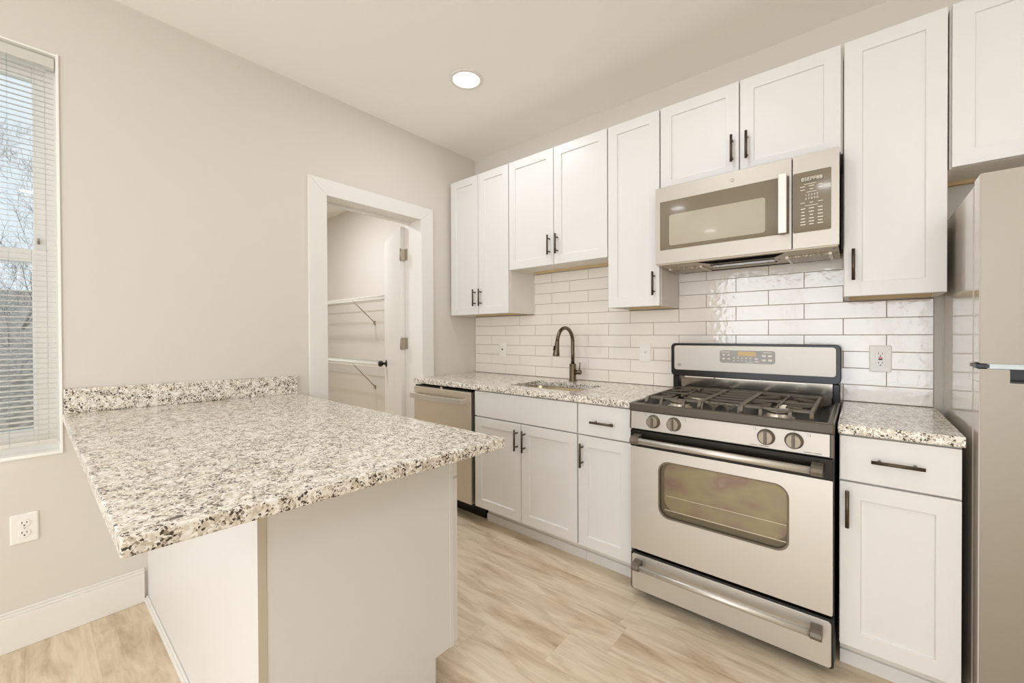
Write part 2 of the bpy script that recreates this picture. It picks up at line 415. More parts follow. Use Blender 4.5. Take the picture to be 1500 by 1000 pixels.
for i in range(5):
    for k in range(7):
        pan = i in (1, 3) and k in (1, 3, 5)
        if pan:
            mb.box(xs[i], xs[i + 1], -.0085, .0085, zs[k], zs[k + 1]); leaf_panel(mb, xs[i], xs[i + 1], zs[k], zs[k + 1])
        else: mb.box(xs[i], xs[i + 1], -.0175, .0175, zs[k], zs[k + 1])
mb.xform(DM); obj('door_leaf', mb, 'trim', D)
for z in (1.87, 1.17):
    mb = MB(); mb.box(-.016, -.0005, -.014, .018, z - .044, z + .044); mb.cyl((-.008, .02, z - .047), (-.008, .02, z + .047), .0065, 12)
    mb.xform(DM); mb.box(-.199, -.165, y1 - .0015, y1 + .0005 + .004, z - .044, z + .044)
    obj('hinge', mb, 'hinge', D)
mb = MB()
mb.lathe((LW - .07, .0175, .975), [(.033, 0), (.033, .006), (.012, .010), (.011, .03), (.022, .036), (.029, .05), (.027, .064), (.014, .072)], 'y')
mb.xform(DM); obj('knob', mb, 'black', D)
mb = MB()
mb.lathe((LW - .07, -.0175, .975), [(.033, 0), (.033, -.006), (.012, -.010), (.011, -.03), (.022, -.036), (.029, -.05), (.027, -.064), (.014, -.072)], 'y')
mb.xform(DM); obj('knob', mb, 'black', D)

# window 1
W1 = struct(thing('window_1', 'white vinyl sash window with mini blind', 'window', (-.1, -2.93, WZ0)))
mb = MB()
t = .006
mb.box(-.199, .003, WY0 + .0003, WY0 + t, WZ0 + .0003, WZ1 - .0003); mb.box(-.199, .003, WY1 - t, WY1 - .0003, WZ0 + .0003, WZ1 - .0003)
mb.box(-.199, .003, WY0 + t, WY1 - t, WZ0 + .0003, WZ0 + t); mb.box(-.199, .003, WY0 + t, WY1 - t, WZ1 - t, WZ1 - .0003)
mb.box(.0032, .0052, WY1 - .004, WY1 + .002, WZ0 - .006, WZ1 + .002); mb.box(.0032, .0052, WY0, WY1 - .0042, WZ0 - .006, WZ0 + .002)
obj('window_liner', mb, 'white_vinyl', W1)
def sash(name, x0, x1, ya_, yb_, z0, z1, wd, wb, wt):
    mb = MB(); mb.box(x0, x1, ya_, ya_ + wd, z0, z1); mb.box(x0, x1, yb_ - wd, yb_, z0, z1); mb.box(x0, x1, ya_ + wd, yb_ - wd, z0, z0 + wb); mb.box(x0, x1, ya_ + wd, yb_ - wd, z1 - wt, z1)
    s = obj(name, mb, 'white_vinyl', W1, .003)
    B('glass_pane', ((x0 + x1) / 2 - .003, (x0 + x1) / 2 + .003, ya_ + wd - .004, yb_ - wd + .004, z0 + wb - .004, z1 - wt + .004), 'glass', s)
mb = MB(); f = .028
mb.box(-.17, -.07, WY0 + t, WY0 + t + f, WZ0 + t, WZ1 - t); mb.box(-.17, -.07, WY1 - t - f, WY1 - t, WZ0 + t, WZ1 - t)
mb.box(-.17, -.07, WY0 + t + f, WY1 - t - f, WZ1 - t - f, WZ1 - t); mb.box(-.17, -.07, WY0 + t + f, WY1 - t - f, WZ0 + t, WZ0 + t + f)
obj('window_frame', mb, 'white_vinyl', W1)
sash('upper_sash', -.155, -.125, WY0 + .034, WY1 - .034, 1.55, 2.373, .036, .04, .05)
sash('lower_sash', -.115, -.085, WY0 + .034, WY1 - .034, .791, 1.60, .042, .06, .05)
mb = MB(); mb.box(-.084, -.07, -2.97, -2.91, 1.602, 1.615); obj('sash_lock', mb, 'alu', W1)
mb = MB(); mb.box(-.119, -.116, WY1 - .06, WY1 - .052, 1.63, 1.655); obj('tilt_latch', mb, 'knob', W1)
# blind
BL = thing('window_blind', 'white mini blind hanging in the window with slats open', 'blind', (-.03, -2.93, .797))
YB0, YB1 = WY0 + t + .004, WY1 - t - .004
B('headrail', (-.048, -.008, YB0, YB1, 2.352, 2.392), 'slat', BL, .002)
mb = MB(); z = .83
while z < 2.345:
    n = 4; ys = (YB0 + .002, YB1 - .002); tl = math.radians(-9)
    rings = []
    for yy in ys:
        up = []; dn = []
        for k in range(n + 1):
            u = (k / n - .5) * .025; h = .0016 * (1 - (2 * k / n - 1) ** 2)
            cx, cz = u * math.cos(tl) - h * math.sin(tl), u * math.sin(tl) + h * math.cos(tl)
            up.append((-.028 + cx, yy, z + cz)); dn.append((-.028 + cx, yy, z + cz - .0004))
        rings.append(up + dn[::-1])
    mb.rings(rings, False); z += .0212
obj('slats', mb, 'slat', BL)
B('bottom_rail', (-.041, -.015, YB0 + .002, YB1 - .002, .797, .812), 'slat', BL, .002)
for yy in (-2.505, -2.93, -3.35):
    mb = MB()
    for xx in (-.0415, -.0145): mb.tube([(xx, yy, .8), (xx, yy, 2.36)], .0006, 5)
    obj('ladder_cord', mb, 'slat', BL)
mb = MB(); mb.tube([(-.006, -2.575, 2.355), (-.005, -2.577, 1.6), (-.006, -2.58, .80)], .002, 6); obj('tilt_wand', mb, 'glass', BL)

# ------------------------------------------------------------------ outside the window
struct(B('ground', (-40, -3.9, -30, 25, -.6, -.4), 'bank'), 'winter ground outside', 'ground')
mb = MB(); mb.hexa([(-26, -25, -.4), (-9, -25, -.4), (-9, 20, -.4), (-26, 20, -.4), (-26, -25, 3.0), (-22, -25, 3.0), (-22, 20, 3.0), (-26, 20, 3.0)])
struct(obj('hill', mb, 'bank'), 'brushy bank seen through the lower sash', 'bank')
def tree(loc, h, seed, label):
    r = random.Random(seed); mb = MB()
    def br(p, d, ln, rad, lv):
        pts = [p]; q = p.copy(); dd = d.copy()
        for k in range(3):
            dd = (dd + Vector((r.uniform(-.18, .18), r.uniform(-.18, .18), r.uniform(-.05, .12)))).normalized(); q = q + dd * ln / 3; pts.append(q.copy())
        mb.tube(pts, [rad * (1 - .2 * k) for k in range(4)], 5 if lv < 2 else 3)
        if lv < 6:
            for k in range(5 if lv < 2 else 3):
                s = r.choice(pts[1:]); nd_ = (dd + Vector((r.uniform(-.9, .9), r.uniform(-.9, .9), r.uniform(-.2, .6)))).normalized()
                br(s.copy(), nd_, ln * r.uniform(.55, .75), max(rad * .5, .0035), lv + 1)
    br(Vector(loc), Vector((0, 0, 1)), h, .055, 0)
    tag(obj('bare_tree', mb, 'bark'), label, 'tree', 'bare trees outside the window')
tree((-12.0, -2.65, -.4), 2.7, 3, 'bare leafless tree in front of the bank outside the window')
tree((-23, -4.4, 3.0), 2.6, 8, 'bare tree growing on top of the bank outside the window')

# ------------------------------------------------------------------ backsplash tile
TX1 = 2.800
mb = MB()
mb.box(.001, TX1, -.004, -.0005, .914, 1.39, 1); mb.box(.64, 1.42, -.004, -.0005, 1.39, 1.69, 1); mb.box(1.72, 2.505, -.004, -.0005, 1.39, 1.64, 1)
HP, LP, G = .0785, .307, .0022
for k in range(10):
    z0 = .9165 + HP * k; z1 = z0 + HP - G
    segs = [(.003, TX1)] if k < 6 else [(.645, 1.414), (1.729, 2.503)]
    if z1 > 1.66: segs = segs[:1]; z1 = min(z1, 1.69)
    off = 2.651 if k % 2 else 2.4975
    for a, b in segs:
        x = off - LP * 12
        while x < b:
            p, q = max(x, a), min(x + LP - G, b)
            if q - p > .006:
                y = -.0085; e = .0012; j = [rnd.uniform(-.0004, .0004) for _ in range(4)]
                B4 = [(p, -.003, z0), (q, -.003, z0), (q, -.003, z1), (p, -.003, z1)]
                m4 = [(p, y + e, z0), (q, y + e, z0), (q, y + e, z1), (p, y + e, z1)]
                f4 = [(p + e, y + j[0], z0 + e), (q - e, y + j[1], z0 + e), (q - e, y + j[2], z1 - e), (p + e, y + j[3], z1 - e)]
                mb.rings([B4, m4, f4], False)
            x += LP
tag(obj('tile_backsplash', mb, ['tile', 'grout']), 'glossy off-white subway tile with grey grout on the back wall', 'backsplash', kind='structure')

# ------------------------------------------------------------------ cabinets
def shaker(name, x0, x1, z0, z1, yf, parent, sg=-1, rail=.057, th=.02, rec=.008):
    """yf = the visible front; sg = -1 faces -y, +1 faces +y"""
    mb = MB(); yb = yf - sg * th; yr = yf - sg * rec
    def lp(a, y): return [(x0 + a, y, z0 + a), (x1 - a, y, z0 + a), (x1 - a, y, z1 - a), (x0 + a, y, z1 - a)]
    mb.rings([lp(0, yb), lp(0, yf), lp(rail, yf), lp(rail + .0015, yr)], False)
    return obj(name, mb, 'cab', parent, .0012, 2)
def slab(name, x0, x1, z0, z1, yf, parent, th=.02):
    return B(name, (x0, x1, yf, yf + th, z0, z1), 'cab', parent, .0015)
def pull(parent, x, z, ln, yf, vert=True, name='handle'):
    mb = MB(); o = .032; h = ln / 2; c = .038 if ln < .14 else .045
    if vert:
        mb.cyl((x, yf - o, z - h), (x, yf - o, z + h), .006, 14)
        for s in (-1, 1): mb.cyl((x, yf, z + s * (h - .022)), (x, yf - o, z + s * (h - .022)), .0045, 10)
    else:
        mb.cyl((x - h, yf - o, z), (x + h, yf - o, z), .006, 14)
        for s in (-1, 1): mb.cyl((x + s * (h - .022), yf, z), (x + s * (h - .022), yf - o, z), .0045, 10)
    return obj(name, mb, 'bronze', parent)
UT, UD = 2.4534, .312
def upper(name, x0, x1, z0, label, doors, hz, rail_gap=.0, z1=UT):
    """doors: list of (x0, x1, handle side)"""
    r = thing(name, label, 'cabinet', ((x0 + x1) / 2, -UD / 2, z0), 'white wall cabinets over the counter')
    mb = MB(); yb = -.001; yf = -UD + .022; s = .016
    mb.box(x0, x0 + s, yf, yb, z0, z1); mb.box(x1 - s, x1, yf, yb, z0, z1); mb.box(x0 + s, x1 - s, yf, yb, z1 - s, z1)
    mb.box(x0 + s, x1 - s, yf + .02, yb, z0 + .016, z0 + .03); mb.box(x0 + s, x1 - s, yb - .008, yb, z0 + .03, z1 - s)
    mb.box(x0 + s, x1 - s, yf, yf + .02, z0, z0 + .04); mb.box(x0 + s, x1 - s, yf, yf + .02, z1 - .05, z1 - s)
    if len(doors) == 2: c_ = (doors[0][1] + doors[1][0]) / 2; mb.box(c_ - .02, c_ + .02, yf - .0005, yf + .02, z0 + .04, z1 - .05)
    obj('cabinet_box', mb, 'cabin', r)
    mb = MB(); mb.box(x0 + s, x1 - s, -.034, -.010, z0 + .001, z0 + .016); obj('hanging_rail', mb, 'rawwood', r)
    for a, b, side in doors:
        d = shaker('door', a, b, z0 - .0, z1 - .001, -UD, r)
        if side: pull(d, (b - .027 if side > 0 else a + .030), z0 + hz, .128, -UD)
    return r
upper('wall_cabinet', .022, .648, 1.392, 'white two-door wall cabinet in the corner, leftmost over the dishwasher', [(.035, .339, 1), (.344, .644, -1)], .125)
upper('wall_cabinet', .650, 1.418, 1.694, 'short white two-door wall cabinet above the sink', [(.652, 1.031, 1), (1.036, 1.415, -1)], .126)
upper('wall_cabinet', 1.420, 1.728, 1.392, 'tall narrow white wall cabinet just left of the microwave', [(1.422, 1.725, 1)], .120)
upper('wall_cabinet', 1.730, 2.500, 2.000, 'white two-door wall cabinet directly above the microwave', [(1.733, 2.110, 1), (2.116, 2.494, -1)], .128)
upper('wall_cabinet', 2.503, 2.808, 1.392, 'tall single-door white wall cabinet between microwave and refrigerator', [(2.506, 2.805, -1)], .128)
upper('wall_cabinet', 2.812, 3.720, 1.852, 'white wall cabinet above the refrigerator', [(2.817, 3.262, 0), (3.268, 3.717, 0)], .12)

BD, ZB, CB, CT, CD = .650, .122, .880, .914, .662
def base(name, x0, x1, label, toe_x0=None):
    r = thing(name, label, 'cabinet', ((x0 + x1) / 2, -BD / 2, 0), 'white base cabinets under the counter')
    mb = MB(); mb.box(x0, x1, -BD + .022, -.001, .115, CB)
    obj('cabinet_box', mb, 'cabin', r)
    tx = x0 if toe_x0 is None else toe_x0
    B('toe_kick', (tx, x1, -.55, -.53, 0, .115), 'cabin', r); B('shoe_strip', (tx, x1, -.563, -.55, 0, .05), 'cab', r, .002)
    return r
r = thing('base_cabinet', 'white sink base cabinet with false front and two doors', 'cabinet', (1.02, -.32, 0), 'white base cabinets under the counter')
mb = MB()                      # open box so that the sink bowl has room
mb.box(.638, .654, -BD + .022, -.001, .115, CB); mb.box(1.398, 1.414, -BD + .022, -.001, .115, CB)
mb.box(.654, 1.398, -BD + .022, -.001, .115, .131); mb.box(.654, 1.398, -.012, -.001, .131, CB); mb.box(.654, 1.398, -BD + .022, -BD + .04, .84, CB); mb.box(.654, 1.398, -BD + .022, -BD + .04, .69, .73); mb.box(1.006, 1.046, -BD + .022, -BD + .04, .131, .69)
obj('cabinet_box', mb, 'cabin', r)
B('toe_kick', (.664, 1.414, -.55, -.53, 0, .115), 'cabin', r); B('shoe_strip', (.664, 1.414, -.563, -.55, 0, .05), 'cab', r, .002)
B('gap_shade', (.638, .664, -.53, -.05, 0, .114), 'black', r)  # black block put in for the shade of the gap beside the dishwasher
slab('false_front', .641, 1.409, .713, .872, -BD, r)
d = shaker('door', .641, 1.024, ZB, .706, -BD, r); pull(d, 1.024 - .024, .612, .125, -BD)
d = shaker('door', 1.029, 1.409, ZB, .706, -BD, r); pull(d, 1.029 + .028, .612, .125, -BD)
r = base('base_cabinet', 1.415, 1.716, 'narrow white base cabinet with one drawer, just left of the range')
s = slab('drawer_front', 1.417, 1.713, .713, .872, -BD, r); pull(s, 1.567, .787, .13, -BD, False)
d = shaker('door', 1.417, 1.713, ZB, .706, -BD, r); pull(d, 1.417 + .028, .606, .125, -BD)
r = base('base_cabinet', 2.500, 2.803, 'white base cabinet with drawer between range and refrigerator')
s = slab('drawer_front', 2.502, 2.801, .715, .872, -BD, r); pull(s, 2.652, .798, .132, -BD, False)
d = shaker('door', 2.502, 2.801, ZB, .708, -BD, r); pull(d, 2.502 + .021, .62, .13, -BD)

# ------------------------------------------------------------------ countertops
def counter_with_hole(name, x0, x1, y0, y1, hole, label):
    bm = bmesh.new()
    def loop(pts):
        vs = [bm.verts.new((a, b, CT)) for a, b in pts]
        return [bm.edges.new((vs[i], vs[(i + 1) % len(vs)])) for i in range(len(vs))]
    ed = loop([(x0, y0), (x1, y0), (x1, y1), (x0, y1)]) + loop(rr(*hole, .035, 6))
    bmesh.ops.triangle_fill(bm, use_beauty=True, use_dissolve=False, edges=ed)
    res = bmesh.ops.extrude_face_region(bm, geom=list(bm.faces))
    bmesh.ops.translate(bm, vec=(0, 0, CB - CT), verts=[g for g in res['geom'] if isinstance(g, bmesh.types.BMVert)])
    m_ = MB(); m_.bm.free(); m_.bm = bm
    o = obj(name, m_, 'granite', None, .003); tag(o, label, 'countertop', None)
HO = (.83, 1.335, -.535, -.205)
counter_with_hole('countertop', .002, 1.722, -CD, -.010, HO, 'speckled granite countertop with sink cutout, left of the range')
tag(B('countertop', (2.496, 2.808, -CD, -.010, CB, CT), 'granite', None, .003), 'short speckled granite countertop between range and refrigerator', 'countertop')

# sink
S = thing('sink', 'undermount stainless steel sink in the granite counter', 'sink', (1.08, -.37, .68))
mb = MB()
def lp(d, z, r): return [(a, b, z) for a, b in rr(HO[0] - d, HO[1] + d, HO[2] - d, HO[3] + d, r, 6)]
mb.rings([lp(.02, .8785, .05), lp(.004, .8785, .038), lp(.0, .86, .036), lp(-.008, .72, .04), lp(-.03, .70, .05), lp(-.03, .698, .05), lp(-.006, .716, .04), lp(.003, .86, .038), lp(.02, .8765, .05)], False, cap=False)
P = lp(-.03, .70, .05); f_ = mb.bm.faces.new([mb.bm.verts.new(p) for p in P])
obj('basin', mb, 'sink', S)
mb = MB(); mb.lathe((1.08, -.36, .7005), [(.045, 0), (.045, .003), (.03, .0035), (.028, .001)], n=24); obj('drain', mb, 'alu', S)
# faucet
FA = thing('faucet', 'dark bronze gooseneck pull-down faucet standing behind the sink', 'faucet', (1.045, -.10, CT))
fx, fy = 1.045, -.10
mb = MB(); mb.lathe((fx, fy, CT), [(.028, 0), (.028, .006), (.0245, .010), (.0235, .012), (.0235, .115), (.020, .120), (.015, .123)]); obj('faucet_body', mb, 'bronzef', FA)
mb = MB(); pts = [(fx, fy, CT + .12), (fx, fy, 1.10), (fx, fy, 1.18)]
for k in range(1, 17):
    a = PI * k / 16 * .96; pts.append((fx, fy - .095 * (1 - math.cos(a)), 1.182 + .098 * math.sin(a)))
mb.tube(pts, .0125, 14); obj('spout', mb, 'bronzef', FA)
e = Vector(pts[-1]); dr = Vector((0, -.16, -1)).normalized()
mb = MB(); mb.tube([e, e + dr * .012, e + dr * .05, e + dr * .095, e + dr * .1], [.0135, .0145, .017, .0235, .021], 18); h = obj('spray_head', mb, 'bronzef', FA)
mb = MB(); q = e + dr * .045; mb.tube([q + Vector((-.008, -.017, .012)), q + Vector((-.008, -.023, -.018))], .005, 8); obj('spray_button', mb, 'black', h)
mb = MB(); mb.cyl((fx + .018, fy, .978), (fx + .062, fy, .978), .0165, 20); obj('handle_hub', mb, 'bronzef', FA)
mb = MB(); mb.tube([(fx + .052, fy, .988), (fx + .06, fy - .004, 1.045)], [.0042, .0034], 10); obj('lever', mb, 'bronzef', FA)

# ------------------------------------------------------------------ wall plates
def plate(name, label, cat, c, axis, kind, group=None, w_=.074, h_=.116):
    """axis 'y' = on the back wall facing -y; 'x' = on the left wall facing +x"""
    r = thing(name, label, cat, c, group); X, Y, Z = c
    def T(mb):
        if axis == 'x': mb.xform(Matrix.Translation((X, Y, Z)) @ Matrix.Rotation(PI / 2, 4, 'Z'))
        else: mb.xform(Matrix.Translation((X, Y, Z)))
        return mb
    mb = MB(); mb.rings([[(a, 0, b) for a, b in rr(-w_ / 2, w_ / 2, -h_ / 2, h_ / 2, .004, 3)], [(a, -.004, b) for a, b in rr(-w_ / 2, w_ / 2, -h_ / 2, h_ / 2, .004, 3)], [(a, -.006, b) for a, b in rr(-w_ / 2 + .004, w_ / 2 - .004, -h_ / 2 + .004, h_ / 2 - .004, .003, 3)]], False)
    obj('cover_plate', T(mb), 'plate', r)
    def slots(zc, par, yb):
        mb = MB()
        for s, hh in ((-1, .0042), (1, .0036)): mb.box(s * .0063 - .0011, s * .0063 + .0011, yb - .0006, yb + .001, zc - hh + .004, zc + hh + .004)
        mb.lathe((0, yb - .0006, zc - .0075), [(.0026, 0), (.0026, .0012)], 'y', 12)
        obj('slots', T(mb), 'slotdark', par)
    if kind == 'duplex':
        for zc in (.0195, -.0195):
            mb = MB(); mb.lathe((0, -.005, zc), [(.0165, 0), (.0165, -.003), (.0155, -.0036)], 'y', 24); s = obj('receptacle', T(mb), 'plate', r); slots(zc, s, -.0086)
        mb = MB(); mb.lathe((0, -.006, 0), [(.003, 0), (.0026, -.001)], 'y', 12); obj('screw', T(mb), 'alu', r)
    elif kind == 'gfci':
        mb = MB(); mb.box(-.0165, .0165, -.009, -.005, -.0335, .0335); s = obj('receptacle', T(mb), 'plate', r, .001)
        slots(.020, s, -.009); slots(-.022, s, -.009)
        mb = MB(); mb.box(-.007, .007, -.0105, -.009, .001, .0065); o = obj('reset_button', T(mb), 'red', r); 
        mb = MB(); mb.box(-.007, .007, -.0105, -.009, -.006, -.0005); o = obj('test_button', T(mb), 'slotdark', r)
    else:
        mb = MB(); mb.box(-.005, .005, -.0065, -.005, -.012, .012); s = obj('toggle_slot', T(mb), 'plate', r)
        mb = MB(); mb.hexa([(-.0042, -.006, -.004), (.0042, -.006, -.004), (.0042, -.006, .006), (-.0042, -.006, .006), (-.0034, -.018, .004), (.0034, -.018, .004), (.0034, -.016, .010), (-.0034, -.016, .010)]); obj('toggle', T(mb), 'plate' if X > 1 else 'slotdark', r)
    return r
plate('wall_outlet', 'white duplex outlet on the left wall below the window', 'outlet', (0, -2.545, .473), 'x', 'duplex')
plate('wall_outlet', 'white outlet with red reset button on the tile right of the range', 'outlet', (2.629, -.0088, 1.120), 'y', 'gfci', w_=.078, h_=.122)
plate('light_switch', 'white switch plate with dark toggle on the tile near the corner', 'switch', (.323, -.0088, 1.112), 'y', 'toggle')
plate('light_switch', 'white switch plate on the tile between faucet and range', 'switch', (1.524, -.0088, 1.120), 'y', 'toggle')

# ------------------------------------------------------------------ ceiling lights
def downlight(x, y, p, label, vis=True, color=WARM):
    r = thing('ceiling_light', label, 'ceiling light', (x, y, CEIL), 'round recessed ceiling lights')
    mb = MB()
    N = 40
    def c(rad, z): return [(x + rad * math.cos(2 * PI * k / N), y + rad * math.sin(2 * PI * k / N), z) for k in range(N)]
    mb.rings([c(.098, CEIL - .0005), c(.096, CEIL - .005), c(.080, CEIL - .007), c(.078, CEIL - .0015)], True, cap=False, close=True); obj('trim_ring', mb, 'trim', r)
    mb = MB(); mb.lathe((x, y, CEIL - .0045), [(.078, 0), (.078, .003)], n=40); obj('light_lens', mb, 'lens', r)
    area_light('lamp', (x, y, CEIL - .012), (0, 0, 0), .15, .15, p, color, 'DISK')
downlight(.782, -.847, 8, 'round lit recessed light in the ceiling near the corner')
for x, y, p in ((1.85, -1.45, 11), (3.75, -2.5, 5), (.9, -3.3, 1.5), (2.3, -3.5, 2), (3.75, -1.2, 6), (.9, -4.7, 2), (2.4, -4.8, 4)):
    downlight(x, y, p, 'round recessed ceiling light added out of view for fill')  # unseen lamps added to brighten the room; right-hand pair follows shadow direction
downlight(-1.5, -1.1, 58, 'unseen recessed light added inside the closet ceiling')  # lamp added out of sight to brighten the closet

def pendant(x, y, z, label, e):  # unseen globe lamps added to fill the room and lift the ceiling
    r = thing('fill_pendant', label, 'added fill lamp', (x, y, z - .12), 'added globe pendants')
    mb = MB(); mb.lathe((x, y, z), [(.12 * math.sin(PI * k / 12) + .0005, -.12 * math.cos(PI * k / 12)) for k in range(13)], n=24)
    obj('globe', mb, mat('fill_globe_glass', (255, 250, 240), .4, emit=(249, 252, 255), estr=e), r)
    mb = MB(); mb.lathe((x, y, z), [(.03, .11), (.03, .15), (.006, .17), (.006, CEIL - z - .02), (.05, CEIL - z - .018), (.05, CEIL - z)]); obj('stem', mb, 'bronze', r)
pendant(3.50, -3.35, 2.2, 'white globe fill lamp added unseen behind the viewer to the right', 58)
pendant(1.20, -4.3, 2.2, 'white globe fill lamp added unseen behind the viewer to the left', 26)

# ------------------------------------------------------------------ closet wire shelves
def wire_shelf(z, drop, label):
    r = thing('wire_shelf', label, 'shelf', (-2, -.15, z), None)
    mb = MB(); x0, x1, yf = -3.69, -.30, -.30
    for y in (-.004, -.10, -.20): mb.tube([(x0, y, z - .003), (x1, y, z - .003)], .003, 6)
    mb.tube([(x0, yf, z), (x1, yf, z)], .0035, 6); mb.tube([(x0, yf - .001, z - .028), (x1, yf - .001, z - .028)], .0035, 6)
    x = x0
    while x < x1: mb.tube([(x, -.004, z), (x, yf, z), (x, yf - .001, z - .028)], .0013, 4); x += .0254
    obj('wires', mb, 'wire', r)
    for x in (-3.0, -1.58, -.6):
        mb = MB(); mb.tube([(x + .03, yf + .004, z - .02), (x - .02, -.012, z - drop)], .0055, 8); mb.box(x - .033, x - .007, -.014, -.0005, z - drop - .03, z - drop + .012); obj('brace', mb, 'brace', r)
wire_shelf(1.622, .24, 'white wire shelf in the closet, upper one')
wire_shelf(.952, .29, 'white wire shelf in the closet, lower one beside the door knob')

# ------------------------------------------------------------------ dishwasher
r = thing('dishwasher', 'stainless dishwasher under the counter beside the doorway', 'dishwasher', (.32, -.33, 0))
B('tub', (.030, .615, -.62, -.03, .115, .855), 'black', r)
B('door', (.012, .618, -.665, -.62, .122, .858), 'steeldw', r, .004)
B('control_strip', (.020, .612, -.655, -.50, .859, .868), 'black', r)
mb = MB(); pts = []
for k in range(13):
    u = k / 12; pts.append((.022 + .556 * u, -.702 - .016 * math.sin(PI * u), .795))
rings = [[(p[0], p[1] - .007, p[2] - .018), (p[0], p[1] + .007, p[2] - .018), (p[0], p[1] + .007, p[2] + .018), (p[0], p[1] - .007, p[2] + .018)] for p in pts]
mb.rings(rings, False); mb.box(.024, .044, -.70, -.664, .779, .811); mb.box(.556, .576, -.70, -.664, .779, .811); obj('handle', mb, 'steel', r, .002)
B('toe_panel', (.012, .634, -.545, -.52, 0, .113), 'black', r)
mb = MB(); mb.lathe((.315, -.6555, .8635), [(.012, 0), (.012, -.0015)], 'y', 16); obj('vent_mark', mb, 'alu', r)

# ------------------------------------------------------------------ range
RA = thing('gas_range', 'stainless gas range with black trim between the base cabinets', 'range', (2.107, -.35, 0))
X0, X1 = 1.728, 2.488
mb = MB(); mb.box(X0, X1, -.655, -.03, .045, .878); mb.box(X0 + .02, X1 - .02, -.60, -.05, .0, .045)
obj('body', mb, 'black', RA)
# storage drawer
mb = MB(); mb.rrect(X0 + .001, X1 - .001, .038, .216, -.690, -.655, .012); dr_ = obj('drawer', mb, 'black', RA)
mb = MB(); mb.rrect(X0 + .008, X1 - .008, .043, .208, -.697, -.690, .012); obj('steel_panel', mb, 'steel', dr_, .001)
def bar(parent, z, y, ybase, xa, xb, r_=.013):
    mb = MB(); mb.cyl((xa + .03, y, z), (xb - .03, y, z), r_, 20); h = obj('handle', mb, 'steel', parent)
    for a, s in ((xa, 1), (xb, -1)):
        mb = MB(); x_0, x_1 = (a, a + .035) if s > 0 else (a - .035, a)
        mb.rings([[(x, p, q) for p, q in ((ybase, z - .018), (y + .004, z - .019), (y - .014, z - .011), (y - .017, z), (y - .012, z + .012), (y + .004, z + .018), (ybase, z + .022))] for x in (x_0, x_1)], False)
        obj('end_cap', mb, 'iron', h, .002)
bar(dr_, .166, -.735, -.697, 1.752, 2.456)
# oven door
OD = B('oven_door', (X0 + .001, X1 - .001, -.672, -.655, .228, .792), 'black', RA)
mb = MB(); wx0, wx1, wz0, wz1 = 1.862, 2.355, .412, .664
# window opening with the arched top edge
I = rr(wx0, wx1, wz0, wz1, .045, 8)
I = [(a, b + (.012 * (1 - ((a - (wx0 + wx1) / 2) / ((wx1 - wx0) / 2)) ** 2) if b > (wz0 + wz1) / 2 else 0)) for a, b in I]
O = rr(X0 + .004, X1 - .004, .232, .714, .006, 8)
mb.frame_rr(O, I, -.700, -.672); obj('door_skin', mb, 'steel', OD, .0008)
B('top_band', (X0 + .003, X1 - .003, -.700, -.672, .714, .790), 'greytrim' if False else 'blackgloss', OD, .003)
mb = MB(); ctr = ((wx0 + wx1) / 2, (wz0 + wz1) / 2)
def sc(P_, d): return [(a + (d if a < ctr[0] else -d), b + (d if b < ctr[1] else -d)) for a, b in P_]
mb.frame_rr([(a + (-.004 if a < ctr[0] else .004), b + (-.004 if b < ctr[1] else .004)) for a, b in I], sc(I, .005), -.6975, -.690)
obj('window_border', mb, 'seam', OD)
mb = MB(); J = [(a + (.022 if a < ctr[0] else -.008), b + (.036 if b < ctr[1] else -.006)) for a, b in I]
mb.frame_rr([(a + (-.004 if a < ctr[0] else .004), b + (-.004 if b < ctr[1] else .004)) for a, b in I], J, -.6855, -.6838); obj('recess_shade', mb, 'ovenshade', OD)  # flat dark band paints in the shaded depth of the window recess
B('oven_window', (wx0 - .01, wx1 + .01, -.6895 + .006, -.6835 + .006, wz0 - .01, wz1 + .025), 'ovenglass', OD)
mb = MB(); mb.box(wx0 + .03, wx1 - .01, -.685, -.6832, wz0 + .098, wz0 + .1); mb.box(wx0 + .024, wx1 - .01, -.686, -.6832, wz0 + .034, wz0 + .037); obj('rack_lines', mb, 'alu', OD)
bar(OD, .752, -.745, -.700, 1.752, 2.458, .0135)
# control panel
mb = MB(); mb.hexa([(X0 + .006, -.702, .797), (X1 - .012, -.702, .797), (X1 - .012, -.64, .797), (X0 + .006, -.64, .797), (X0 + .006, -.697, .878), (X1 - .012, -.697, .878), (X1 - .012, -.64, .878), (X0 + .006, -.64, .878)])
CP = obj('control_panel', mb, 'steelpanel', RA, .0015)
for a, b in ((X0, X0 + .006), (X1 - .012, X1)):
    mb = MB(); mb.hexa([(a, -.703, .795), (b, -.703, .795), (b, -.64, .795), (a, -.64, .795), (a, -.698, .879), (b, -.698, .879), (b, -.64, .879), (a, -.64, .879)])
    obj('panel_end', mb, 'greytrim', RA, .002)
for kx in (1.842, 1.933, 2.281, 2.370):
    zc = .840; yb = -.699
    mb = MB(); mb.lathe((kx, yb, zc), [(.030, .004), (.030, -.004), (.0265, -.006), (.0255, -.024), (.022, -.026)], 'y', 32)
    k = obj('burner_knob', mb, 'knob', RA)
    mb = MB(); mb.box(kx - .0045, kx + .0045, yb - .034, yb - .024, zc - .0245, zc + .0245); obj('grip', mb, 'iron', k, .002)
mb = MB()
for kx, s in ((1.842, -1), (1.933, 1), (2.281, -1), (2.370, 1)):
    c_ = kx + s * .042
    mb.box(kx - .001, kx + .001, -.6985, -.690, .876 - .003, .876)
    for i in range(2):
        for j in range(2):
            q = .003 if (i, j) == (1, 0) else .0018
            mb.box(c_ + i * .007 - q / 2, c_ + i * .007 + q / 2, -.6995, -.69, .864 + j * .007 - q / 2, .864 + j * .007 + q / 2)
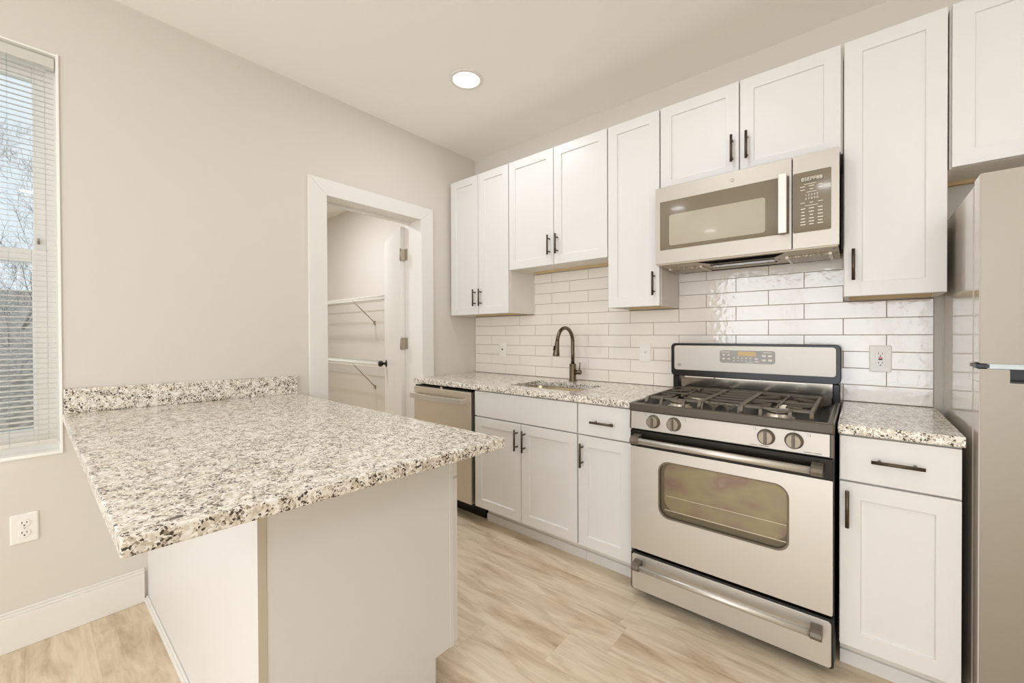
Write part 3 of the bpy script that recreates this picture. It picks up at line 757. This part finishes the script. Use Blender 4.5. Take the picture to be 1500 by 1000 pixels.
for a, b in ((2.225, 2.252), (2.257, 2.29), (2.40, 2.425), (2.429, 2.453)): mb.box(a, b, -.7025, -.70, .8035, .8055)
obj('control_marks', mb, 'printdk', CP)
# vent slot between panel and door
B('vent_strip', (X0 + .003, X1 - .003, -.690, -.655, .792, .797), 'black', RA)
# cooktop
mb = MB(); mb.box(X0 + .004, X1 - .004, -.655, -.10, .878, .890); CK = obj('cooktop', mb, 'cookblack', RA)
mb = MB()
mb.box(X0 - .001, X1 + .001, -.706, -.672, .879, .916)
obj('front_rim', mb, 'greytrim', RA, .006, 3)
for a, b in ((X0 - .001, X0 + .020), (X1 - .020, X1 + .001)): B('side_rim', (a, b, -.69, -.09, .880, .917), 'greytrim', RA, .005)
mb = MB()
mb.hexa([(X0 + .02, -.672, .889), (X0 + .06, -.672, .889), (X0 + .06, -.1, .889), (X0 + .02, -.1, .889), (X0 + .02, -.672, .911), (X0 + .022, -.672, .911), (X0 + .022, -.1, .911), (X0 + .02, -.1, .911)])
mb.hexa([(X1 - .06, -.672, .889), (X1 - .02, -.672, .889), (X1 - .02, -.1, .889), (X1 - .06, -.1, .889), (X1 - .022, -.672, .911), (X1 - .02, -.672, .911), (X1 - .02, -.1, .911), (X1 - .022, -.1, .911)])
mb.box(X0 + .02, X1 - .02, -.673, -.655, .878, .890)
obj('cooktop_slope', mb, 'cookblack', RA)
BX = (1.90, 2.30); BY = (-.52, -.24)
for bx in BX:
    for by in BY:
        mb = MB(); mb.lathe((bx, by, .888), [(.056, 0), (.056, .004), (.044, .008), (.043, .020), (.040, .022), (.03, .022)]); b_ = obj('burner', mb, 'alu', RA)
        mb = MB(); mb.lathe((bx, by, .910), [(.020, 0), (.044, .001), (.045, .007), (.040, .011), (.005, .012)]); obj('burner_cap', mb, 'knob', b_)
ZG = .935
def bars(mb, segs, r_=.0042):
    for s_ in segs: mb.tube(s_, r_, square=True)
for bx in BX:
    mb = MB(); hw = .118; x0, x1, y0, y1 = bx - hw, bx + hw, -.655, -.115
    for x in (x0, x1):
        mb.tube([(x, y0 + .025, .892), (x, y0 + .02, .918), (x, y0 + .035, ZG - .002), (x, y0 + .06, ZG), (x, y1 - .04, ZG), (x, y1 - .02, ZG - .006), (x, y1 - .012, .892)], .0062, square=True)
    yc = (y0 + y1) / 2
    bars(mb, [[(x0, y0 + .055, ZG), (x1, y0 + .055, ZG)], [(x0, yc, ZG), (x1, yc, ZG)], [(x0, y1 - .04, ZG), (x1, y1 - .04, ZG)]])
    for by in BY:
        for sx in (-1, 1):
            for sy in (-1, 1):
                bars(mb, [[(bx + sx * hw, by + sy * .068, ZG), (bx + sx * .028, by + sy * .022, ZG + .003)]] if sy > 0 else [[(bx + sx * hw, by + sy * .068, ZG), (bx + sx * .028, by + sy * .022, ZG + .003)]])
        bars(mb, [[(bx, y0 + .055 if by < -.4 else yc, ZG), (bx, by - .03, ZG + .003)], [(bx, yc if by < -.4 else y1 - .04, ZG), (bx, by + .03, ZG + .003)]])
    for x in (bx - .05, bx + .05):
        mb.tube([(x, y0 + .055, ZG), (x, y0 + .03, ZG - .006), (x, y0 + .025, .892)], .0058, square=True)
    obj('grate', mb, 'iron', RA)
mb = MB(); x0, x1 = 2.026, 2.174
for x in (x0, x1): mb.tube([(x, -.63, .892), (x, -.62, ZG - .006), (x, -.60, ZG), (x, -.16, ZG), (x, -.14, ZG - .006), (x, -.13, .892)], .006, square=True)
for k in range(6):
    y = -.595 + .086 * k; bars(mb, [[(x0, y, ZG), (x1, y, ZG)]], .0042)
for x in (2.07, 2.13): mb.tube([(x - .02, -.597, ZG), (x, -.61, ZG - .02), (x, -.612, .892)], .005, square=True); mb.tube([(x + .02, -.597, ZG), (x, -.61, ZG - .02)], .005, square=True)
obj('grate', mb, 'iron', RA)
# backguard
BG = MB(); BG.rrect(1.724, 2.492, 1.000, 1.184, -.128, -.035, .022); BG = obj('backguard', BG, 'blackgloss', RA, .003)
mb = MB(); mb.rrect(1.744, 2.474, 1.034, 1.172, -.1335, -.128, .014); obj('steel_face', mb, 'steelpanel', BG, .001)
px0, px1, pz0, pz1 = 1.984, 2.236, 1.083, 1.149
mb = MB(); mb.rrect(px0, px1, pz0, pz1, -.1355, -.1335, .012); CPn = obj('clock_panel', mb, 'mglass', BG)
mb = MB(); mb.box(2.070, 2.152, -.1365, -.1355, 1.121, 1.144); obj('display', mb, 'lcd', CPn)
mb = MB()
def dot(x, z, w_=.008, h_=.004): mb.box(x - w_ / 2, x + w_ / 2, -.1362, -.1355, z - h_ / 2, z + h_ / 2)
for i in range(2):
    for j in range(2):
        dot(2.003 + i * .024, 1.104 + j * .021, .012, .007); dot(2.188 + i * .026, 1.102 + j * .022, .017, .010)
for i in range(5):
    dot(2.052 + i * .019, 1.110, .006, .008); dot(2.052 + i * .019, 1.096, .005, .005)
dot(2.155, 1.108, .014, .009); dot(2.155, 1.094, .016, .005); dot(2.012, 1.140, .038, .003); dot(2.203, 1.140, .038, .003); dot(2.125, 1.0875, .034, .002)
obj('key_marks', mb, 'marks', CPn)
mb = MB(); N = 24
def ringy(c, ro_, ri_, y0, y1):
    mb.frame_rr([(c[0] + ro_ * math.cos(2 * PI * k / N), c[1] + ro_ * math.sin(2 * PI * k / N)) for k in range(N)], [(c[0] + ri_ * math.cos(2 * PI * k / N), c[1] + ri_ * math.sin(2 * PI * k / N)) for k in range(N)], y0, y1)
ringy((1.772, 1.062), .0085, .0062, -.1345, -.1335)
mb.box(1.7685, 1.7755, -.1343, -.1335, 1.0605, 1.0635); obj('round_emblem', mb, 'printdk', BG)
mb = MB(); mb.box(1.762, 2.460, -.086, -.04, .916, 1.000); obj('vent_panel', mb, 'chrome', RA)
mb = MB(); mb.box(1.762, 2.460, -.10, -.086, .888, .935); obj('vent_ledge', mb, 'greytrim', RA, .005)
for a, b in ((1.729, 1.762), (2.460, 2.488)): B('guard_post', (a, b, -.11, -.04, .885, 1.0), 'blackgloss', RA, .004)
mb = MB()
for a, b in ((1.80, 1.95), (1.96, 2.16), (2.18, 2.36)): mb.box(a, b, -.128, -.118, .994, .9995)
obj('vent_slots', mb, 'alu', BG)

# ------------------------------------------------------------------ microwave
MW = thing('microwave', 'stainless over-the-range microwave hung under a wall cabinet', 'microwave', (2.115, -.2, 1.60))
x0, x1, z0, z1 = 1.738, 2.492, 1.600, 1.996
B('case', (x0 + .004, x1 - .004, -.365, -.012, z0 + .004, z1), 'black', MW)
mb = MB(); O = rect_like(x0, 2.331, z0, z1); I = rect_like(1.762, 2.322, 1.671, 1.919)
mb.frame_rr(O, I, -.400, -.367); DO = obj('door', mb, 'steelpanel', MW, .002)
B('door_glass', (1.761, 2.323, -.398, -.380, 1.670, 1.920), 'mglass', DO)
mb = MB(); mb.rrect(1.808, 2.233, 1.690, 1.847, -.3992, -.398, .012); obj('screened_window', mb, 'mglassin', DO)
mb = MB(); mb.box(2.285, 2.317, -.437, -.425, 1.668, 1.926); mb.box(2.289, 2.313, -.426, -.398, 1.672, 1.70); mb.box(2.289, 2.313, -.426, -.398, 1.895, 1.922); obj('handle', mb, 'steel', DO, .003)
mb = MB(); O = rr(2.3345, x1, z0, z1, .004); I = rr(2.336, 2.466, 1.667, 1.921, .006)
mb.frame_rr(O, I, -.400, -.367); KP = obj('control_frame', mb, 'steelpanel', MW, .0015)
K2 = B('key_panel', (2.3355, 2.467, -.3985, -.380, 1.666, 1.922), 'mglass', MW)
def text(body, loc, size, mt, parent, name='lettering'):
    cu = bpy.data.curves.new(name, 'FONT'); cu.body = body; cu.size = size; cu.align_x = 'CENTER'; cu.align_y = 'CENTER'; cu.extrude = .0003; cu.fill_mode = 'BOTH'
    cu.materials.append(M[mt]); tmp = bpy.data.objects.new(name, cu); col.objects.link(tmp)
    me = bpy.data.meshes.new_from_object(tmp.evaluated_get(bpy.context.evaluated_depsgraph_get())); bpy.data.objects.remove(tmp); bpy.data.curves.remove(cu)
    me.name = name; o = bpy.data.objects.new(name, me); col.objects.link(o); o.rotation_euler = (PI / 2, 0, 0)
    o.parent = parent; o.location = Vector(loc) - Vector(parent['wl']); return o
B('display_window', (2.362, 2.440, -.3992, -.3985, 1.878, 1.900), 'printdk', K2)
t_ = text('8SEPP88', (2.401, -.3996, 1.889), .021, 'marks', K2)
text('1 2 3 4 5', (2.401, -.3992, 1.822), .0125, 'marks', K2)
text('6 7 8 9 0', (2.401, -.3992, 1.807), .0125, 'marks', K2)
mb = MB(); rk = random.Random(3)
def mk(x, z, w_, h_=.0026): mb.box(x - w_ / 2, x + w_ / 2, -.3990, -.3985, z - h_ / 2, z + h_ / 2)
mk(2.395, 1.869, .04, .002)
for zz, ws in ((1.860, .018), (1.847, .014), (1.790, .015)):
    for xx in (2.370, 2.400, 2.430): mk(xx, zz + rk.uniform(-.001, .001), ws * rk.uniform(.8, 1.2))
mk(2.400, 1.835, .034, .002); mk(2.400, 1.778, .045, .002)
for zz in (1.766, 1.752, 1.738, 1.724, 1.711, 1.699):
    for xx in (2.371, 2.400, 2.430): mk(xx, zz, .016 * rk.uniform(.7, 1.2), .0034)
obj('key_marks', mb, 'marks', K2)
mb = MB(); ringy((2.101, 1.954), .0085, .0066, -.4008, -.400); mb.box(2.0975, 2.1045, -.4006, -.400, 1.9525, 1.9555); obj('round_emblem', mb, 'knob', DO)
# underside
UN = B('underside', (x0 + .004, x1 - .004, -.395, -.012, 1.594, 1.6035), 'under', MW, .001)
mb = MB(); mb.hexa([(1.935, -.365, 1.5925), (2.300, -.365, 1.5925), (2.250, -.275, 1.5925), (1.985, -.275, 1.5925), (1.935, -.365, 1.5945), (2.300, -.365, 1.5945), (2.250, -.275, 1.5945), (1.985, -.275, 1.5945)]); obj('air_intake', mb, 'mattblack', UN)
mb = MB(); mb.box(1.972, 2.24, -.235, -.15, 1.5905, 1.5945); obj('cooktop_lamp_lens', mb, 'mglassin', UN)
mb = MB(); mb.box(1.965, 2.247, -.243, -.238, 1.589, 1.5945); mb.box(1.965, 2.247, -.148, -.143, 1.589, 1.5945); mb.box(1.77, 2.46, -.045, -.04, 1.589, 1.5945); obj('lens_edges', mb, 'black', UN)
for a in (1.765, 2.300):
    mb = MB(); mb.box(a, a + .155, -.25, -.075, 1.586, 1.5945); fl = obj('grease_filter', mb, 'filter', UN, .001)
    for q in (a - .008, a + .151): B('filter_frame', (q, q + .012, -.255, -.07, 1.585, 1.5945), 'alu', fl)
mb = MB()
for a, b in ((2.475, -.35), (2.478, -.22), (2.262, -.2), (1.945, -.13), (1.755, -.09)): mb.lathe((a, b, 1.5925), [(.005, 0), (.005, .002)], n=12)
obj('screw_holes', mb, 'black', UN)

# ------------------------------------------------------------------ refrigerator
FR = thing('refrigerator', 'stainless top-freezer refrigerator at the end of the counter', 'refrigerator', (3.2, -.35, 0))
fx0, fx1 = 2.828, 3.58
B('cabinet_body', (fx0, fx1, -.612, -.04, .03, 1.700), 'steelside', FR, .006)
B('base_grille', (fx0 + .01, fx1 - .01, -.64, -.58, .0, .07), 'black', FR)
B('door_gasket', (fx0 + .006, fx1 - .006, -.624, -.612, .075, 1.700), 'black', FR)
FD = B('freezer_door', (fx0, fx1, -.6975, -.624, 1.146, 1.712), 'steelside', FR, .004)
B('steel_skin', (fx0 + .002, fx1 - .002, -.700, -.6975, 1.147, 1.711), 'steelfr', FD)
mb = MB(); ys = -.700
mb.box(fx0, fx1, -.6975, -.624, .075, 1.091); mb.box(fx0, 2.888, -.6975, -.624, 1.091, 1.130); mb.box(3.52, fx1, -.6975, -.624, 1.091, 1.130); mb.box(2.888, 3.52, -.648, -.624, 1.091, 1.130)
LD = obj('fridge_door', mb, 'steelside', FR, .002)
mb = MB(); mb.box(fx0 + .002, fx1 - .002, -.700, -.6975, .077, 1.091); mb.box(fx0 + .002, 2.888, -.700, -.6975, 1.091, 1.129); mb.box(3.52, fx1 - .002, -.700, -.6975, 1.091, 1.129)
obj('steel_skin', mb, 'steelfr', LD)
B('handle_pocket', (2.889, 3.519, -.694, -.648, 1.0915, 1.096), 'black', LD)
B('pocket_back', (2.889, 3.519, -.652, -.648, 1.096, 1.130), 'black', LD)
B('door_gap_inset', (2.846, 3.57, -.690, -.63, 1.131, 1.1455), 'stripe', FR)
mb = MB(); mb.box(fx0 - .006, 2.85, -.692, -.61, 1.133, 1.1435); mb.lathe((fx0 + .008, -.66, 1.128), [(.008, 0), (.008, .022)], n=12); obj('door_hinge', mb, 'black', FR)

# ------------------------------------------------------------------ peninsula
PX, PY0, PY1 = 1.43, -2.175, -1.540
def ptop(y): return .914 - .0199 * (y + 2.44)
PT = .0335
P_ = thing('peninsula_cabinet', 'white peninsula base cabinet under the overhanging granite top', 'cabinet', (.7, -1.86, 0))
mb = MB(); e = .0005
mb.hexa([(.002, PY0 + .02, .115), (PX - .006, PY0 + .02, .115), (PX - .006, PY1, .115), (.002, PY1, .115)] + [(a, b, ptop(b) - PT - e) for a, b in ((.002, PY0 + .02), (PX - .006, PY0 + .02), (PX - .006, PY1), (.002, PY1))])
mb.box(.002, PX - .03, PY0 + .02, PY1 - .083, 0, .115); obj('cabinet_box', mb, 'cabin', P_)
mb = MB(); mb.hexa([(.001, PY0, .0), (PX, PY0, .0), (PX, PY0 + .02, .0), (.001, PY0 + .02, .0)] + [(a, b, ptop(b) - PT - e) for a, b in ((.001, PY0), (PX, PY0), (PX, PY0 + .02), (.001, PY0 + .02))], 0)
mb.bm.faces.ensure_lookup_table()
for f_ in mb.bm.faces:
    if f_.calc_center_median().x > PX - .001: f_.material_index = 1
obj('back_panel', mb, ['cab', 'mdf'], P_)
mb = MB()                                   # end panel with the toe notch
pts = [(PY0 + .021, 0), (PY1 - .083, 0), (PY1 - .083, .112), (PY1 - .02, .112), (PY1 - .02, 1), (PY0 + .021, 1)]
mb.rings([[(x, a, b if b < .5 else ptop(a) - PT - e) for a, b in pts] for x in (PX - .006, PX - .002)], False); obj('end_panel', mb, 'cab', P_, .0005)
mb = MB(); mb.hexa([(PX - .02, PY1 - .019, .112), (PX + .0005, PY1 - .019, .112), (PX + .0005, PY1 + .001, .112), (PX - .02, PY1 + .001, .112)] + [(a, b, ptop(b) - PT - e) for a, b in ((PX - .02, PY1 - .019), (PX + .0005, PY1 - .019), (PX + .0005, PY1 + .001), (PX - .02, PY1 + .001))]); obj('corner_stile', mb, 'cab', P_, .001)
for a, b in ((.02, .48), (.485, .95), (.955, PX - .004)):
    shaker('drawer_front', a, b, .722, .855, PY1 + .022, P_, 1, rail=.03); shaker('door', a, b, .118, .714, PY1 + .022, P_, 1)
mb = MB(); mb.box(.014, PX, PY0 - .014, PY0, 0, .02); mb.box(.014, PX, PY0 - .008, PY0, .02, .028); obj('shoe_molding', mb, 'trim', P_, .003)
mb = MB()
cr = [(.002, -2.438), (1.650, -2.442), (1.657, -1.512), (.002, -1.503)]
mb.hexa([(a, b, ptop(b) - PT) for a, b in cr] + [(a, b, ptop(b)) for a, b in cr])
tag(obj('countertop', mb, 'granite', None, .004, 3), 'large speckled granite countertop of the peninsula', 'countertop')
mb = MB(); mb.hexa([(.001, -2.436, ptop(-2.436) + .0006), (.021, -2.436, ptop(-2.436) + .0006), (.021, -1.503, ptop(-1.503) + .0006), (.001, -1.503, ptop(-1.503) + .0006)] + [(a, b, ptop(b) + .104) for a, b in ((.001, -2.436), (.021, -2.436), (.021, -1.503), (.001, -1.503))])
tag(obj('granite_upstand', mb, 'granite', None, .0015), 'low strip of speckled granite against the left wall behind the peninsula', 'backsplash')
for o in bpy.data.objects:
    if 'wl' in o: del o['wl']
